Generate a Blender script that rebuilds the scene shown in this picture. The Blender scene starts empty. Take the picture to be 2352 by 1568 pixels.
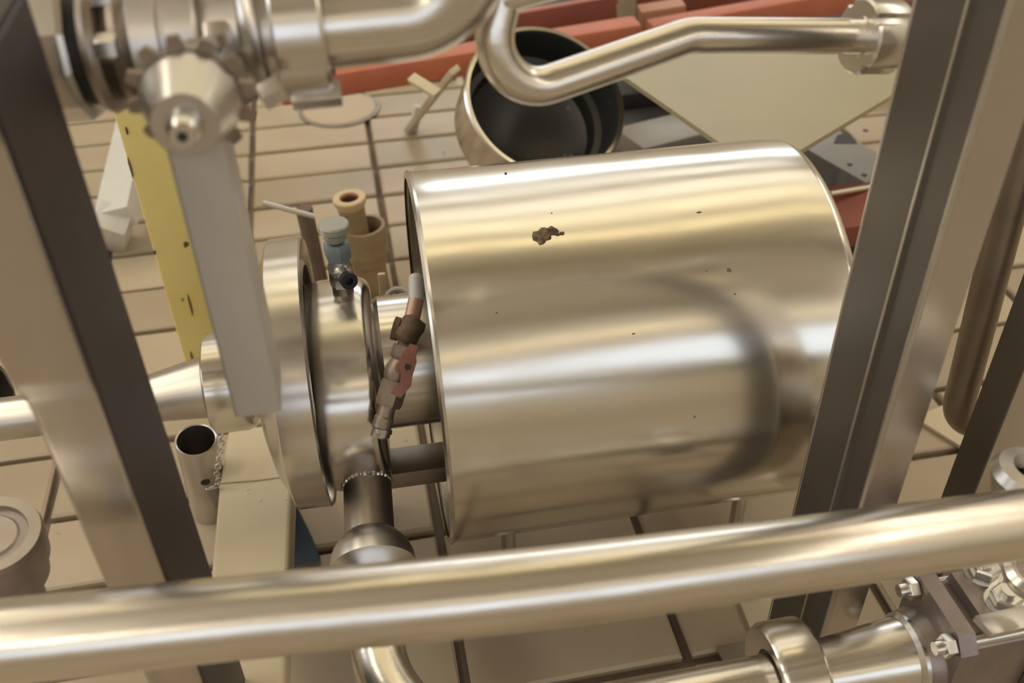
import bpy, bmesh, math, random
from mathutils import Vector, Matrix
random.seed(7)
SC = bpy.context.scene
COL = SC.collection
V = Vector
# ------------------------------------------------------------------ camera
# world: x along the tile courses, y away from the camera, z up; floor at z = 0, lens 1 m above it
CAMR = Matrix(((0.98173786, 0.129908, -0.13897727),
               (-0.18955292, 0.60600611, -0.77254533),
               (-0.01613874, 0.78478054, 0.61956359)))
CAMLOC = V((0, 0, 1.0))
F = 2265.0
cam = bpy.data.objects.new('camera', bpy.data.cameras.new('camera'))
COL.objects.link(cam)
cam.matrix_world = Matrix.Translation(CAMLOC) @ CAMR.to_4x4()
cam.data.sensor_width = 36.0
cam.data.lens = F / 2352 * 36.0
cam.data.clip_start = 0.02
cam.data.dof.use_dof = True
cam.data.dof.focus_distance = 1.02
cam.data.dof.aperture_fstop = 5.0
SC.camera = cam
# ------------------------------------------------------------------ world, light, exposure
w = bpy.data.worlds.new('world'); SC.world = w; w.use_nodes = True
w.node_tree.nodes['Background'].inputs[0].default_value = (0.75, 0.86, 1.0, 1)
w.node_tree.nodes['Background'].inputs[1].default_value = 0.3
SC.view_settings.view_transform = 'Standard'
SC.view_settings.look = 'None'
SC.view_settings.exposure = 0.35
SC.view_settings.gamma = 1.0
SC.view_settings.use_curve_mapping = False

def area(name, loc, direction, sx, sy, power, color):
    L = bpy.data.lights.new(name, 'AREA'); L.shape = 'RECTANGLE'
    L.size = sx; L.size_y = sy; L.energy = power; L.color = color
    o = bpy.data.objects.new(name, L); COL.objects.link(o)
    o.location = loc
    o.rotation_euler = V(direction).to_track_quat('-Z', 'Y').to_euler()
    return o
ROOM = dict(x0=-3.2, x1=4.2, y0=-3.0, y1=5.4, h=3.0)
# daylight through the windows (each lamp fills its opening), then the broad warm ceiling light panels and two added fill rows
def lit(name, loc, direction, sx, sy, rad, color): return area(name, loc, direction, sx, sy, rad * math.pi * sx * sy, color)
lit('window_daylight', (0.7, -3.05, 1.8), (0, 1, 0), 6.2, 1.5, 0.88, (0.90, 0.93, 1.0))
lit('window_daylight', (1.6, 5.45, 2.0), (0, -1, 0), 3.4, 0.9, 2.8, (0.93, 0.96, 1.0))
lit('window_daylight', (-3.25, 1.6, 1.95), (1, 0, 0), 3.4, 1.0, 3.2, (0.93, 0.96, 1.0))
for ly, wy, ra_, co in ((1.30, .30, 1.15, (1.0, .82, .45)), (2.00, .50, 1.1, (1.0, .87, .58)), (2.90, .90, .90, (1.0, .93, .76)), (4.4, 1.0, .85, (1.0, .95, .85)), (-2.55, .6, .75, (1.0, .80, .50))):
    lit('ceiling_lamp_and_fill', (0.8, ly, 2.96), (0, 0, -1), 3.6, wy, ra_, co)
for lx in (-1.75, 3.45):
    lit('ceiling_lamp_and_fill', (lx, .2, 2.96), (0, 0, -1), .36, 6.2, 6.6, (1.0, 0.90, 0.74))  # unseen side rows, added to raise the fill on floor and ceiling

# ------------------------------------------------------------------ placing helpers
def ray(px, py):
    return CAMR @ V((px - 1176.0, 784.0 - py, -F))
def P(px, py, d):                     # point at distance d along the view axis
    return CAMLOC + ray(px, py) * (d / F)
def Z(px, py, z=0.0):                 # point on the level z
    r = ray(px, py); return CAMLOC + r * ((z - 1.0) / r.z)
def Yp(px, py, y):                    # point on the upright plane y
    r = ray(px, py); return CAMLOC + r * (y / r.y)
def proj(p):
    c = CAMR.transposed() @ (V(p) - CAMLOC); return (1176 + F * c.x / -c.z, 784 - F * c.y / -c.z, -c.z)
def tana(px, py):
    r = ray(px, py); return r.x / r.y
def R(px, d): return px * d / F       # pixels to metres at distance d

# ------------------------------------------------------------------ materials
def mat(name, color, rough=0.5, metal=0.0, var=0.0, vscale=8.0, bump=0.0, bscale=40.0, stretch=(1, 1, 1),
        spots=None, sscale=20, samt=0.62, spec=0.5, rvar=0.0, color2=None, objrand=0.0, coat=0.0, sub=None):
    m = bpy.data.materials.new(name); m.use_nodes = True
    nt = m.node_tree; N = nt.nodes; Lk = nt.links; b = N['Principled BSDF']
    b.inputs['Base Color'].default_value = (*color, 1); b.inputs['Roughness'].default_value = rough
    b.inputs['Metallic'].default_value = metal; b.inputs['Specular IOR Level'].default_value = spec
    b.inputs['Coat Weight'].default_value = coat
    tc = N.new('ShaderNodeTexCoord'); mp = N.new('ShaderNodeMapping'); mp.inputs['Scale'].default_value = stretch
    Lk.new(tc.outputs['Object'], mp.inputs['Vector'])
    vec = mp.outputs['Vector']
    if objrand:
        oi = N.new('ShaderNodeObjectInfo')
        ad = N.new('ShaderNodeVectorMath'); ad.operation = 'ADD'
        sc_ = N.new('ShaderNodeVectorMath'); sc_.operation = 'SCALE'
        Lk.new(oi.outputs['Location'], sc_.inputs[0]); sc_.inputs['Scale'].default_value = 1.7
        Lk.new(vec, ad.inputs[0]); Lk.new(sc_.outputs[0], ad.inputs[1]); vec = ad.outputs[0]
    col = None
    if var:
        n = N.new('ShaderNodeTexNoise'); n.inputs['Scale'].default_value = vscale; n.inputs['Detail'].default_value = 6
        Lk.new(vec, n.inputs['Vector'])
        mr = N.new('ShaderNodeMapRange'); mr.inputs[1].default_value = 0.3; mr.inputs[2].default_value = 0.7
        Lk.new(n.outputs[0], mr.inputs[0])
        mx = N.new('ShaderNodeMix'); mx.data_type = 'RGBA'
        c2 = color2 or tuple(c * (1 - var) for c in color)
        mx.inputs[6].default_value = (*color, 1); mx.inputs[7].default_value = (*c2, 1)
        Lk.new(mr.outputs[0], mx.inputs[0]); col = mx.outputs[2]
        if rvar:
            rr = N.new('ShaderNodeMapRange'); rr.inputs[1].default_value = 0.3; rr.inputs[2].default_value = 0.7
            rr.inputs[3].default_value = rough; rr.inputs[4].default_value = rough + rvar
            Lk.new(n.outputs[0], rr.inputs[0]); Lk.new(rr.outputs[0], b.inputs['Roughness'])
    if objrand:
        mr = N.new('ShaderNodeMapRange'); Lk.new(oi.outputs['Random'], mr.inputs[0])
        mr.inputs[3].default_value = 1 - objrand; mr.inputs[4].default_value = 1 + objrand * 0.5
        mm = N.new('ShaderNodeVectorMath'); mm.operation = 'SCALE'
        if col: Lk.new(col, mm.inputs[0])
        else: mm.inputs[0].default_value = color
        Lk.new(mr.outputs[0], mm.inputs['Scale']); col = mm.outputs[0]
    if spots:
        n = N.new('ShaderNodeTexNoise'); n.inputs['Scale'].default_value = sscale; n.inputs['Detail'].default_value = 3
        Lk.new(vec, n.inputs['Vector'])
        mr = N.new('ShaderNodeMapRange'); mr.inputs[1].default_value = samt; mr.inputs[2].default_value = samt + 0.06
        Lk.new(n.outputs[0], mr.inputs[0])
        mx = N.new('ShaderNodeMix'); mx.data_type = 'RGBA'
        mx.inputs[6].default_value = (*color, 1); mx.inputs[7].default_value = (*spots, 1)
        if col: Lk.new(col, mx.inputs[6])
        Lk.new(mr.outputs[0], mx.inputs[0]); col = mx.outputs[2]
    if col: Lk.new(col, b.inputs['Base Color'])
    if bump:
        n = N.new('ShaderNodeTexNoise'); n.inputs['Scale'].default_value = bscale; n.inputs['Detail'].default_value = 4
        Lk.new(vec, n.inputs['Vector'])
        bp = N.new('ShaderNodeBump'); bp.inputs['Strength'].default_value = bump; bp.inputs['Distance'].default_value = 0.002
        Lk.new(n.outputs[0], bp.inputs['Height']); Lk.new(bp.outputs[0], b.inputs['Normal'])
    return m
M = {}
M['tank'] = mat('polished_shell', (0.77, 0.74, 0.67), 0.16, 1, var=.05, vscale=6, bump=.10, bscale=7, rvar=.10, stretch=(1, 3, 3))
M['steel'] = mat('stainless_steel', (0.72, 0.69, 0.64), 0.17, 1, var=.12, vscale=14, bump=.06, bscale=25, rvar=.10)
M['pipe'] = mat('pipe_steel', (0.74, 0.70, 0.63), 0.22, 1, var=.10, vscale=10, bump=.08, bscale=30, rvar=.08, stretch=(1, 4, 4))
M['satin'] = mat('satin_steel', (0.62, 0.59, 0.55), 0.34, 1, var=.15, vscale=16, bump=.08, bscale=60)
M['dull'] = mat('dull_steel', (0.40, 0.35, 0.30), 0.42, 1, var=.25, vscale=20, bump=.1, bscale=60)
M['post'] = mat('post_steel', (0.60, 0.57, 0.54), 0.28, 1, var=.12, vscale=7, bump=.04, bscale=20, rvar=.08)
M['postmirror'] = mat('brushed_post_steel', (0.60, 0.56, 0.52), 0.20, 1, var=.10, vscale=7, bump=.04, bscale=14, rvar=.08)
M['bronze'] = mat('tarnished_cast_steel', (0.36, 0.29, 0.23), 0.45, 0.7, var=.35, vscale=40, bump=.25, bscale=120)
M['rust'] = mat('rusty_brass', (0.22, 0.15, 0.10), 0.6, 0.5, var=.5, vscale=60, bump=.5, bscale=160)
M['redpaint'] = mat('worn_red_paint', (0.34, 0.14, 0.10), 0.55, 0, var=.3, vscale=60, spots=(.16, .11, .08), sscale=140, samt=.6)
M['greyblue'] = mat('bluegrey_plastic', (0.22, 0.26, 0.29), 0.4, 0, var=.2, vscale=50)
M['greycap'] = mat('grey_cap', (0.34, 0.34, 0.29), 0.35, 0.1, var=.1, vscale=30)
M['black'] = mat('black_rubber', (0.02, 0.02, 0.02), 0.5, 0)
M['tan'] = mat('tan_plastic', (0.36, 0.27, 0.16), 0.5, 0, var=.25, vscale=30)
M['cream_ring'] = mat('pale_tan_plastic', (0.60, 0.47, 0.29), 0.5, 0, var=.1, vscale=30)
M['redin'] = mat('red_seal', (0.42, 0.10, 0.07), 0.5)
M['yellow'] = mat('yellow_paint', (0.80, 0.67, 0.26), 0.45, 0, var=.10, vscale=12, spots=(.06, .05, .03), sscale=45, samt=.70)
M['cream'] = mat('cream_paint', (0.60, 0.52, 0.37), 0.5, 0, var=.10, vscale=12, bump=.12, bscale=150, spots=(.24, .19, .12), sscale=60, samt=.70)
M['panel'] = mat('cream_panel_paint', (0.35, 0.305, 0.185), 0.45, 0, var=.10, vscale=5, spots=(.30, .24, .14), sscale=24, samt=.69)
M['white'] = mat('white_paint', (0.62, 0.62, 0.58), 0.45, 0, var=.10, vscale=15)
M['handle'] = mat('grey_handle_paint', (0.50, 0.47, 0.43), 0.42, 0.25, var=.06, vscale=10)
M['red'] = mat('red_oxide_paint', (0.52, 0.16, 0.085), 0.5, 0, var=.25, vscale=10)
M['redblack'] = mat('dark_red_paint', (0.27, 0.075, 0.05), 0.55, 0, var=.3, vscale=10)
M['facedark'] = mat('dark_post_face', (0.045, 0.034, 0.033), 0.5, 0, var=.15, vscale=10)  # plain dark tone for the left post's side face and cap
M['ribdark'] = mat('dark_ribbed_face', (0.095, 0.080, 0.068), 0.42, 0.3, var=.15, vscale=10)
M['dark'] = mat('dark_machine_base', (0.030, 0.028, 0.026), 0.5, 0, var=.4, vscale=8)
M['vessel'] = mat('dark_vessel_lining', (0.035, 0.036, 0.034), 0.38, 0.2, var=.5, vscale=6, spots=(.12, .12, .11), sscale=40, samt=.69)
M['blue'] = mat('dark_blue_paint', (0.035, 0.06, 0.09), 0.45)
M['grey'] = mat('grey_metal_paint', (0.34, 0.32, 0.29), 0.45, 0.3, var=.15, vscale=10)
M['bolt'] = mat('zinc_bolt', (0.68, 0.67, 0.64), 0.25, 1, var=.1, vscale=40)
M['cast'] = mat('cast_valve_body', (0.34, 0.29, 0.27), 0.40, 0.75, var=.22, vscale=25, bump=.2, bscale=120)
M['tile'] = mat('floor_tile_glaze', (0.47, 0.40, 0.275), 0.36, 0, var=1, vscale=4.5, color2=(0.42, 0.325, 0.23), objrand=.16, bump=.15, bscale=30,
                spots=(.28, .21, .14), sscale=26, samt=.71)
M['grout'] = mat('dirty_grout', (0.20, 0.145, 0.11), 0.8, 0, var=.4, vscale=14, bump=.3, bscale=200)
M['wall'] = mat('cream_wall_paint', (0.72, 0.66, 0.54), 0.6, 0, var=.08, vscale=2)
M['ceiling'] = mat('ceiling_paint', (0.82, 0.77, 0.66), 0.6, 0, var=.08, vscale=2)
M['beam'] = mat('ceiling_beam_paint', (0.50, 0.42, 0.30), 0.6, 0, var=.1, vscale=2)
M['dirt'] = mat('dried_dirt', (0.055, 0.035, 0.02), 0.8, 0, var=.6, vscale=200, color2=(.25, .18, .09))

# ------------------------------------------------------------------ mesh helpers
class MB:
    def __init__(s): s.v = []; s.f = []
    def add(s, vs, fs):
        o = len(s.v); s.v += [tuple(v) for v in vs]; s.f += [tuple(i + o for i in f) for f in fs]; return s
def frame(d, hint=None):
    d = V(d).normalized(); h = V(hint) if hint else (V((0, 0, 1)) if abs(d.z) < .9 else V((0, 1, 0)))
    u = (h - d * h.dot(d)).normalized(); return d, u, d.cross(u)
def lathe(A, d, prof, n=40, mb=None, hint=None, mod=None):
    """rings (t, r) along d from A; mod(angle, t, r) may change r"""
    mb = mb or MB(); d, u, v = frame(d, hint); A = V(A); vs = []; fs = []; idx = []
    for (t, r) in prof:
        if r <= 1e-6: idx.append([len(vs)]); vs.append(A + d * t)
        else:
            k = len(vs); idx.append(list(range(k, k + n)))
            for i in range(n):
                a = 2 * math.pi * i / n; rr = mod(a, t, r) if mod else r
                vs.append(A + d * t + (u * math.cos(a) + v * math.sin(a)) * rr)
    for a, b in zip(idx, idx[1:]):
        for i in range(n):
            j = (i + 1) % n
            if len(a) == 1 and len(b) == 1: break
            if len(a) == 1: fs.append((a[0], b[i], b[j]))
            elif len(b) == 1: fs.append((a[i], b[0], a[j]))
            else: fs.append((a[i], b[i], b[j], a[j]))
    return mb.add(vs, fs)
def solid(prof):                      # close a profile at both ends
    return [(prof[0][0], 0)] + list(prof) + [(prof[-1][0], 0)]
def smooth_path(pts, rad, step=0.05):
    """round the corners of a polyline: rad = bend radius per inner corner"""
    out = [V(pts[0])]
    for i in range(1, len(pts) - 1):
        a, b, c = V(pts[i - 1]), V(pts[i]), V(pts[i + 1]); r = rad[i - 1] if isinstance(rad, (list, tuple)) else rad
        d1 = (a - b).normalized(); d2 = (c - b).normalized(); ang = d1.angle(d2)
        if ang > 3.10 or r <= 0: out.append(b); continue
        t = min(r / math.tan(ang / 2), (a - b).length * .49, (c - b).length * .49); r2 = t * math.tan(ang / 2)
        p1 = b + d1 * t; p2 = b + d2 * t; ctr = b + (d1 + d2).normalized() * (r2 / math.sin(ang / 2))
        n = max(3, int((math.pi - ang) / 0.13)); q1 = p1 - ctr; q2 = p2 - ctr; tot = q1.angle(q2)
        for k in range(n + 1):
            s = k / n; out.append(ctr + (q1 * math.sin((1 - s) * tot) + q2 * math.sin(s * tot)) / math.sin(tot))
    out.append(V(pts[-1])); return out
def tube(path, r, n=28, mb=None, cap=True, wall=0.0):
    mb = mb or MB(); L = len(path); rs = r if isinstance(r, (list, tuple)) else [r] * L
    T = []
    for i in range(L):
        a = path[max(i - 1, 0)]; b = path[min(i + 1, L - 1)]; T.append((b - a).normalized())
    _, u, _ = frame(T[0]); vs = []; fs = []
    for i in range(L):
        u = (u - T[i] * u.dot(T[i])).normalized(); v = T[i].cross(u)
        for k in range(n):
            a = 2 * math.pi * k / n; vs.append(path[i] + (u * math.cos(a) + v * math.sin(a)) * rs[i])
    for i in range(L - 1):
        for k in range(n):
            j = (k + 1) % n; fs.append((i * n + k, i * n + j, (i + 1) * n + j, (i + 1) * n + k))
    if cap:
        fs.append(tuple(range(n - 1, -1, -1))); fs.append(tuple(range((L - 1) * n, L * n)))
    return mb.add(vs, fs)
def boxm(c, ax, ay, az, bev=0.0, mb=None):
    """box from centre and three half-axis vectors, edges chamfered by bev"""
    mb = mb or MB(); bm = bmesh.new(); bmesh.ops.create_cube(bm, size=2)
    if bev:
        sx, sy, sz = V(ax).length, V(ay).length, V(az).length
        bmesh.ops.scale(bm, vec=(sx, sy, sz), verts=bm.verts)
        bmesh.ops.bevel(bm, geom=bm.edges[:], offset=bev, segments=2, affect='EDGES', profile=.6)
        X, Y, Q = V(ax).normalized(), V(ay).normalized(), V(az).normalized()
    else: X, Y, Q = V(ax), V(ay), V(az)
    c = V(c); bm.verts.index_update()
    vs = [c + X * v.co.x + Y * v.co.y + Q * v.co.z for v in bm.verts]; fs = [[v.index for v in f.verts] for f in bm.faces]
    bm.free(); return mb.add(vs, fs)
def bar(A, B, wd, th, hint=(0, 0, 1), bev=0.0015, mb=None):
    """square bar from A to B, th along hint, wd across"""
    A, B = V(A), V(B); d, u, v = frame(B - A, hint)
    return boxm((A + B) / 2, (B - A) / 2, v * wd / 2, u * th / 2, bev, mb)
def prism(poly, z0, z1, mb=None, O=(0, 0, 0), X=(1, 0, 0), Y=(0, 1, 0), N=(0, 0, 1)):
    mb = mb or MB(); n = len(poly); O, X, Y, N = V(O), V(X), V(Y), V(N)
    vs = [O + X * a + Y * b + N * z0 for a, b in poly] + [O + X * a + Y * b + N * z1 for a, b in poly]
    fs = [tuple(range(n - 1, -1, -1)), tuple(range(n, 2 * n))] + [(i, (i + 1) % n, n + (i + 1) % n, n + i) for i in range(n)]
    return mb.add(vs, fs)
def hexp(r, rot=0, n=6): return [(r * math.cos(2 * math.pi * i / n + rot), r * math.sin(2 * math.pi * i / n + rot)) for i in range(n)]
def hexnut(A, d, r, h, mb=None, hint=None, n=6, rot=0.2):
    mb = mb or MB(); d, u, v = frame(d, hint)
    prof = [(0, r * .93), (h * .12, r), (h * .85, r), (h, r * .88)]
    return lathe(A, d, solid(prof), n, mb, u * math.cos(rot) + v * math.sin(rot))
def obj(name, mb, m, parent=None, sharp=35, origin=None, recalc=True):
    me = bpy.data.meshes.new(name)
    o_ = V(origin) if origin is not None else (V(parent.location) if parent and not parent.parent else V((0, 0, 0)))
    if origin is None and not parent:
        xs = [V(v) for v in mb.v]; mn = V([min(v[i] for v in xs) for i in range(3)]); mx = V([max(v[i] for v in xs) for i in range(3)])
        o_ = V(((mn.x + mx.x) / 2, (mn.y + mx.y) / 2, mn.z))
    if parent and parent.parent: o_ = V(parent.matrix_basis.translation) + V(parent.parent.location)
    me.from_pydata([V(v) - o_ for v in mb.v], [], mb.f)
    me.validate()
    if recalc:
        bm = bmesh.new(); bm.from_mesh(me); bmesh.ops.recalc_face_normals(bm, faces=bm.faces); bm.to_mesh(me); bm.free()
    me.shade_smooth(); me.set_sharp_from_angle(angle=math.radians(sharp))
    me.materials.append(m)
    o = bpy.data.objects.new(name, me); COL.objects.link(o)
    if parent: o.parent = parent
    else: o.location = o_
    return o
def tag(o, label=None, cat=None, group=None, kind=None):
    if label: o['label'] = label
    if cat: o['category'] = cat
    if group: o['group'] = group
    if kind: o['kind'] = kind
    return o
def thing(name, loc, label, cat, group=None):
    o = bpy.data.objects.new(name, None); COL.objects.link(o); o.location = loc
    o.empty_display_size = .02
    return tag(o, label, cat, group)

# ================================================================== room shell
x0, x1, y0, y1, h = (ROOM[k] for k in ('x0', 'x1', 'y0', 'y1', 'h'))
fl = tag(obj('floor', boxm(((x0 + x1) / 2, (y0 + y1) / 2, -.062), ((x1 - x0) / 2 + .15, 0, 0), (0, (y1 - y0) / 2 + .15, 0), (0, 0, .05)), M['grout'], origin=(0, 0, 0)), kind='structure')
tag(obj('ceiling', boxm(((x0 + x1) / 2, (y0 + y1) / 2, h + .05), ((x1 - x0) / 2 + .15, 0, 0), (0, (y1 - y0) / 2 + .15, 0), (0, 0, .05)), M['ceiling']), kind='structure')
def wall(name, a, b, nrm, win=None):
    """a, b: (x, y) ends on the inner face; win = (s0, s1, z0, z1) opening along the wall"""
    a, b, nrm = V((*a, 0)), V((*b, 0)), V((*nrm, 0)); d = (b - a).normalized(); L = (b - a).length; mb = MB()
    def blk(s0, s1, z0, z1): boxm(a + d * (s0 + s1) / 2 - nrm * .075 + V((0, 0, (z0 + z1) / 2)), d * (s1 - s0) / 2, nrm * .075, V((0, 0, (z1 - z0) / 2)), 0, mb)
    if win:
        s0, s1, z0, z1 = win; blk(0, s0, 0, h); blk(s1, L, 0, h); blk(s0, s1, 0, z0); blk(s0, s1, z1, h)
    else: blk(0, L, 0, h)
    return tag(obj(name, mb, M['wall']), kind='structure')
wall('wall_back', (x0, y0), (x1, y0), (0, 1), (.8, 7.0, 1.05, 2.55))
wall('wall_front', (x0, y1), (x1, y1), (0, -1), (3.1, 6.5, 1.55, 2.45))
wall('wall_left', (x0, y0), (x0, y1), (1, 0), (2.9, 6.3, 1.45, 2.45))
wall('wall_right', (x1, y0), (x1, y1), (-1, 0))
def window(name, c, d, wd, hg):
    d = V(d); mb = MB(); up = V((0, 0, 1)); n_ = d.cross(up); c = V(c)
    for s in (-1, 1):
        boxm(c + d * s * (wd / 2 - .03), d * .03, n_ * .03, up * hg / 2, 0, mb); boxm(c + up * s * (hg / 2 - .03), d * wd / 2, n_ * .03, up * .03, 0, mb)
    for k in range(1, 4): boxm(c + d * wd * (k / 4 - .5), d * .02, n_ * .025, up * hg / 2, 0, mb)
    tag(obj(name, mb, M['white']), kind='structure')
window('window_1', (.7, -3.0, 1.8), (1, 0, 0), 6.2, 1.5)
window('window_2', (1.6, 5.4, 2.0), (1, 0, 0), 3.4, .9)
window('window_3', (-3.2, 1.6, 1.95), (0, 1, 0), 3.4, 1.0)
for k, yy in enumerate((-1.4, 0.55, 3.6)):
    tag(obj('trim_%d' % (k + 1), boxm((.5, yy, 2.9), ((x1 - x0) / 2, 0, 0), (0, .09, 0), (0, 0, .1)), M['beam']), kind='structure')

# ---- floor tiles, stack bond, one object each
YR = [0.62, 0.745, 0.872, 0.998, 1.127, 1.272, 1.402, 1.533, 1.655, 1.773, 1.893, 2.012, 2.136]
while YR[-1] < 3.3: YR.append(YR[-1] + .122)
yv = [.62 - .126 * k for k in range(1, 3)]; YR = sorted(yv) + YR
XW = 0.2585; XO = 0.054
GR = .006
def tile_mesh(w_, d_, i):
    b = .0035; hw, hd = w_ / 2 - GR, d_ / 2 - GR; j = lambda: random.uniform(-.0012, .0012)
    ring = lambda q, z: [(-hw + q + j(), -hd + q + j(), z), (hw - q + j(), -hd + q + j(), z), (hw - q + j(), hd - q + j(), z), (-hw + q + j(), hd - q + j(), z)]
    vs = ring(0, -.012) + ring(0, -.003) + ring(b, 0)
    fs = [(8, 9, 10, 11)] + [(k + a, (k + 1) % 4 + a, (k + 1) % 4 + a + 4, k + a + 4) for a in (0, 4) for k in range(4)]
    me = bpy.data.meshes.new('tile'); me.from_pydata(vs, [], fs); me.materials.append(M['tile']); return me
def onscreen(x, y):
    px, py, d = proj((x, y, 0)); return d > .1 and -160 < px < 2510 and -120 < py < 1700
far = MB(); cnt = 0; cache = {}
for r in range(len(YR) - 1):
    ya, yb = YR[r], YR[r + 1]; hgt = round(yb - ya, 4)
    for c in range(-6, 14):
        xa = XO + (c - 1) * XW; cx_, cy_ = xa + XW / 2, (ya + yb) / 2
        if any(onscreen(xx, yy) for xx in (xa, cx_, xa + XW) for yy in (ya, yb)):
            k = (hgt, random.randrange(3))
            if k not in cache: cache[k] = tile_mesh(XW, hgt, 0)
            t = bpy.data.objects.new('tile', cache[k]); COL.objects.link(t); t.parent = fl
            t.location = (cx_, cy_, random.uniform(-.0012, 0)); t.rotation_euler = (random.uniform(-.004, .004), random.uniform(-.003, .003), 0); cnt += 1
        else: boxm((cx_, cy_, -.006), (XW / 2 - GR, 0, 0), (0, hgt / 2 - GR, 0), (0, 0, .006), 0, far)
yy = YR[-1]
while yy < y1 - .13:
    xx = x0 + .02
    while xx < x1 - XW:
        boxm((xx + XW / 2, yy + .0615, -.006), (XW / 2 - GR, 0, 0), (0, .0555, 0), (0, 0, .006), 0, far); xx += XW
    yy += .123
yy = YR[0] - .126
while yy > y0 + .02:
    xx = x0 + .02
    while xx < x1 - XW:
        boxm((xx + XW / 2, yy + .063, -.006), (XW / 2 - GR, 0, 0), (0, .057, 0), (0, 0, .006), 0, far); xx += XW
    yy -= .126
tag(obj('tile_field', far, M['tile'], fl), kind='stuff')
print('tiles', cnt)

# ================================================================== pump
YC, ZC, YAW = 0.866, 0.300, -0.019
AX = V((math.cos(YAW), math.sin(YAW), 0)); AO = V((0, YC, ZC))
def ax(t): return AO + AX * t
pump = thing('centrifugal_pump', (0.1, YC, 0), 'polished stainless centrifugal pump with large drum shroud, centre of the picture', 'pump')
# shroud: thin shell, open towards the casing, rounded rim at its far end
Rs = .206; xs0, xs1 = .060, .480
prof = [(xs0, Rs - .003), (xs0, Rs), (xs0 + .002, Rs + .0006), (xs0 + .06, Rs)]
for k in range(1, 12): prof.append((xs0 + .06 + (xs1 - .014 - xs0 - .06) * k / 12, Rs))
for k in range(7):
    a = k / 6 * math.pi / 2; prof.append((xs1 - .014 + .014 * math.sin(a), Rs - .014 + .014 * math.cos(a)))
prof += [(xs1, Rs - .05), (xs1 + .004, 0)]
dent = lambda a, t, r: r + (.0006 * math.sin(3 * a + 5 * t) + .0005 * math.sin(7 * a - 11 * t) if r > .19 else 0)
shroud = obj('shroud', lathe(AO, AX, prof, 160, hint=(0, 0, 1), mod=dent), M['tank'], pump)
sol = shroud.modifiers.new('thick', 'SOLIDIFY'); sol.thickness = .0015; sol.offset = -1
# inner plate and motor seen through the gap
obj('back_plate', lathe(ax(.075), AX, solid([(0, .17), (.004, .17)]), 60), M['dull'], pump)
obj('motor', lathe(ax(.08), AX, solid([(0, .10), (.01, .115), (.34, .115), (.36, .09)]), 48), M['grey'], pump)
# shroud feet
for yy_ in (-.09, .09):
    for xx_ in (.13, .42):
        c = ax(xx_) + V((0, yy_, 0)); zt = ZC - .17
        ft = obj('leg', lathe((c.x, c.y, .004), (0, 0, 1), solid([(0, .02), (.008, .022), (.012, .009), (zt, .009)]), 16), M['steel'], pump)
# lantern bracket between casing and shroud
obj('neck', lathe(AO, AX, solid([(.004, .070), (.010, .0745), (.078, .0745)]), 56), M['steel'], pump)
obj('lower_flange', boxm(ax(.035) + V((0, -.035, -.132)), AX * .045, (0, .022, 0), (0, 0, .012), .002), M['dull'], pump)
# casing drum
Rc = .118
prof = [(-.068, Rc - .004), (-.05, Rc), (-.012, Rc)] + [(-.012 + .016 * math.sin(a), Rc - .016 + .016 * math.cos(a)) for a in [k * math.pi / 12 for k in range(1, 7)]] + [(.006, .05)]
obj('casing', lathe(AO + V((0, -.010, -.016)), AX, solid(prof), 96), M['steel'], pump)
# big clamp rim in front of it: a flared band, hollow behind
Rd = .149
prof = [(-.126, .03), (-.122, .085), (-.113, .118), (-.104, .134), (-.100, Rd - .003), (-.098, Rd), (-.064, Rd + .001), (-.062, Rd - .001), (-.064, Rd - .004), (-.088, Rd - .008), (-.090, .112)]
obj('cover', lathe(AO, AX, [(-.127, 0)] + prof + [(-.089, 0)], 112), M['steel'], pump)
obj('clamp_ring', lathe(AO, AX, [(-.0745, Rc + .001), (-.073, Rc + .007), (-.066, Rc + .006), (-.063, Rc)], 96), M['satin'], pump)
# inlet stub towards the suction pipe
obj('inlet', lathe(AO, AX, [(-.175, .0235), (-.127, .0245), (-.120, .04)], 40), M['pipe'], pump)
# discharge stub
oa, ob = P(842, 1078, 1.065), P(851, 1262, 1.0)
mbx = lathe(oa, ob - oa, [(-.07, .0255), ((ob - oa).length, .0255)], 40)
obj('outlet', mbx, M['dull'], pump)
wl = MB(); d_, u_, v_ = frame(ob - oa)
for k in range(34):
    a = 2 * math.pi * k / 34; rd_ = (u_ * math.cos(a) + v_ * math.sin(a)) * .0255; t_ = .07; ca = AO + V((0, -.010, -.016))
    while t_ > -.07:
        q_ = oa + d_ * t_ + rd_ - ca
        if (q_ - AX * q_.dot(AX)).length < Rc: break
        t_ -= .0005
    c = oa + d_ * (t_ + random.uniform(-.001, .001)) + rd_
    lathe(c, (random.random() - .5, random.random() - .5, .7), [(-.0026, 0), (-.0013, .0024), (.0013, .0024), (.0026, 0)], 6, wl)
obj('weld_bead', wl, M['satin'], pump)
# name plate sized bracket under the casing (dark)
obj('casing_foot', boxm(ax(-.03) + V((0, .02, -.21)), AX * .02, (0, .05, 0), (0, 0, .085), .003), M['dull'], pump)
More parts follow.
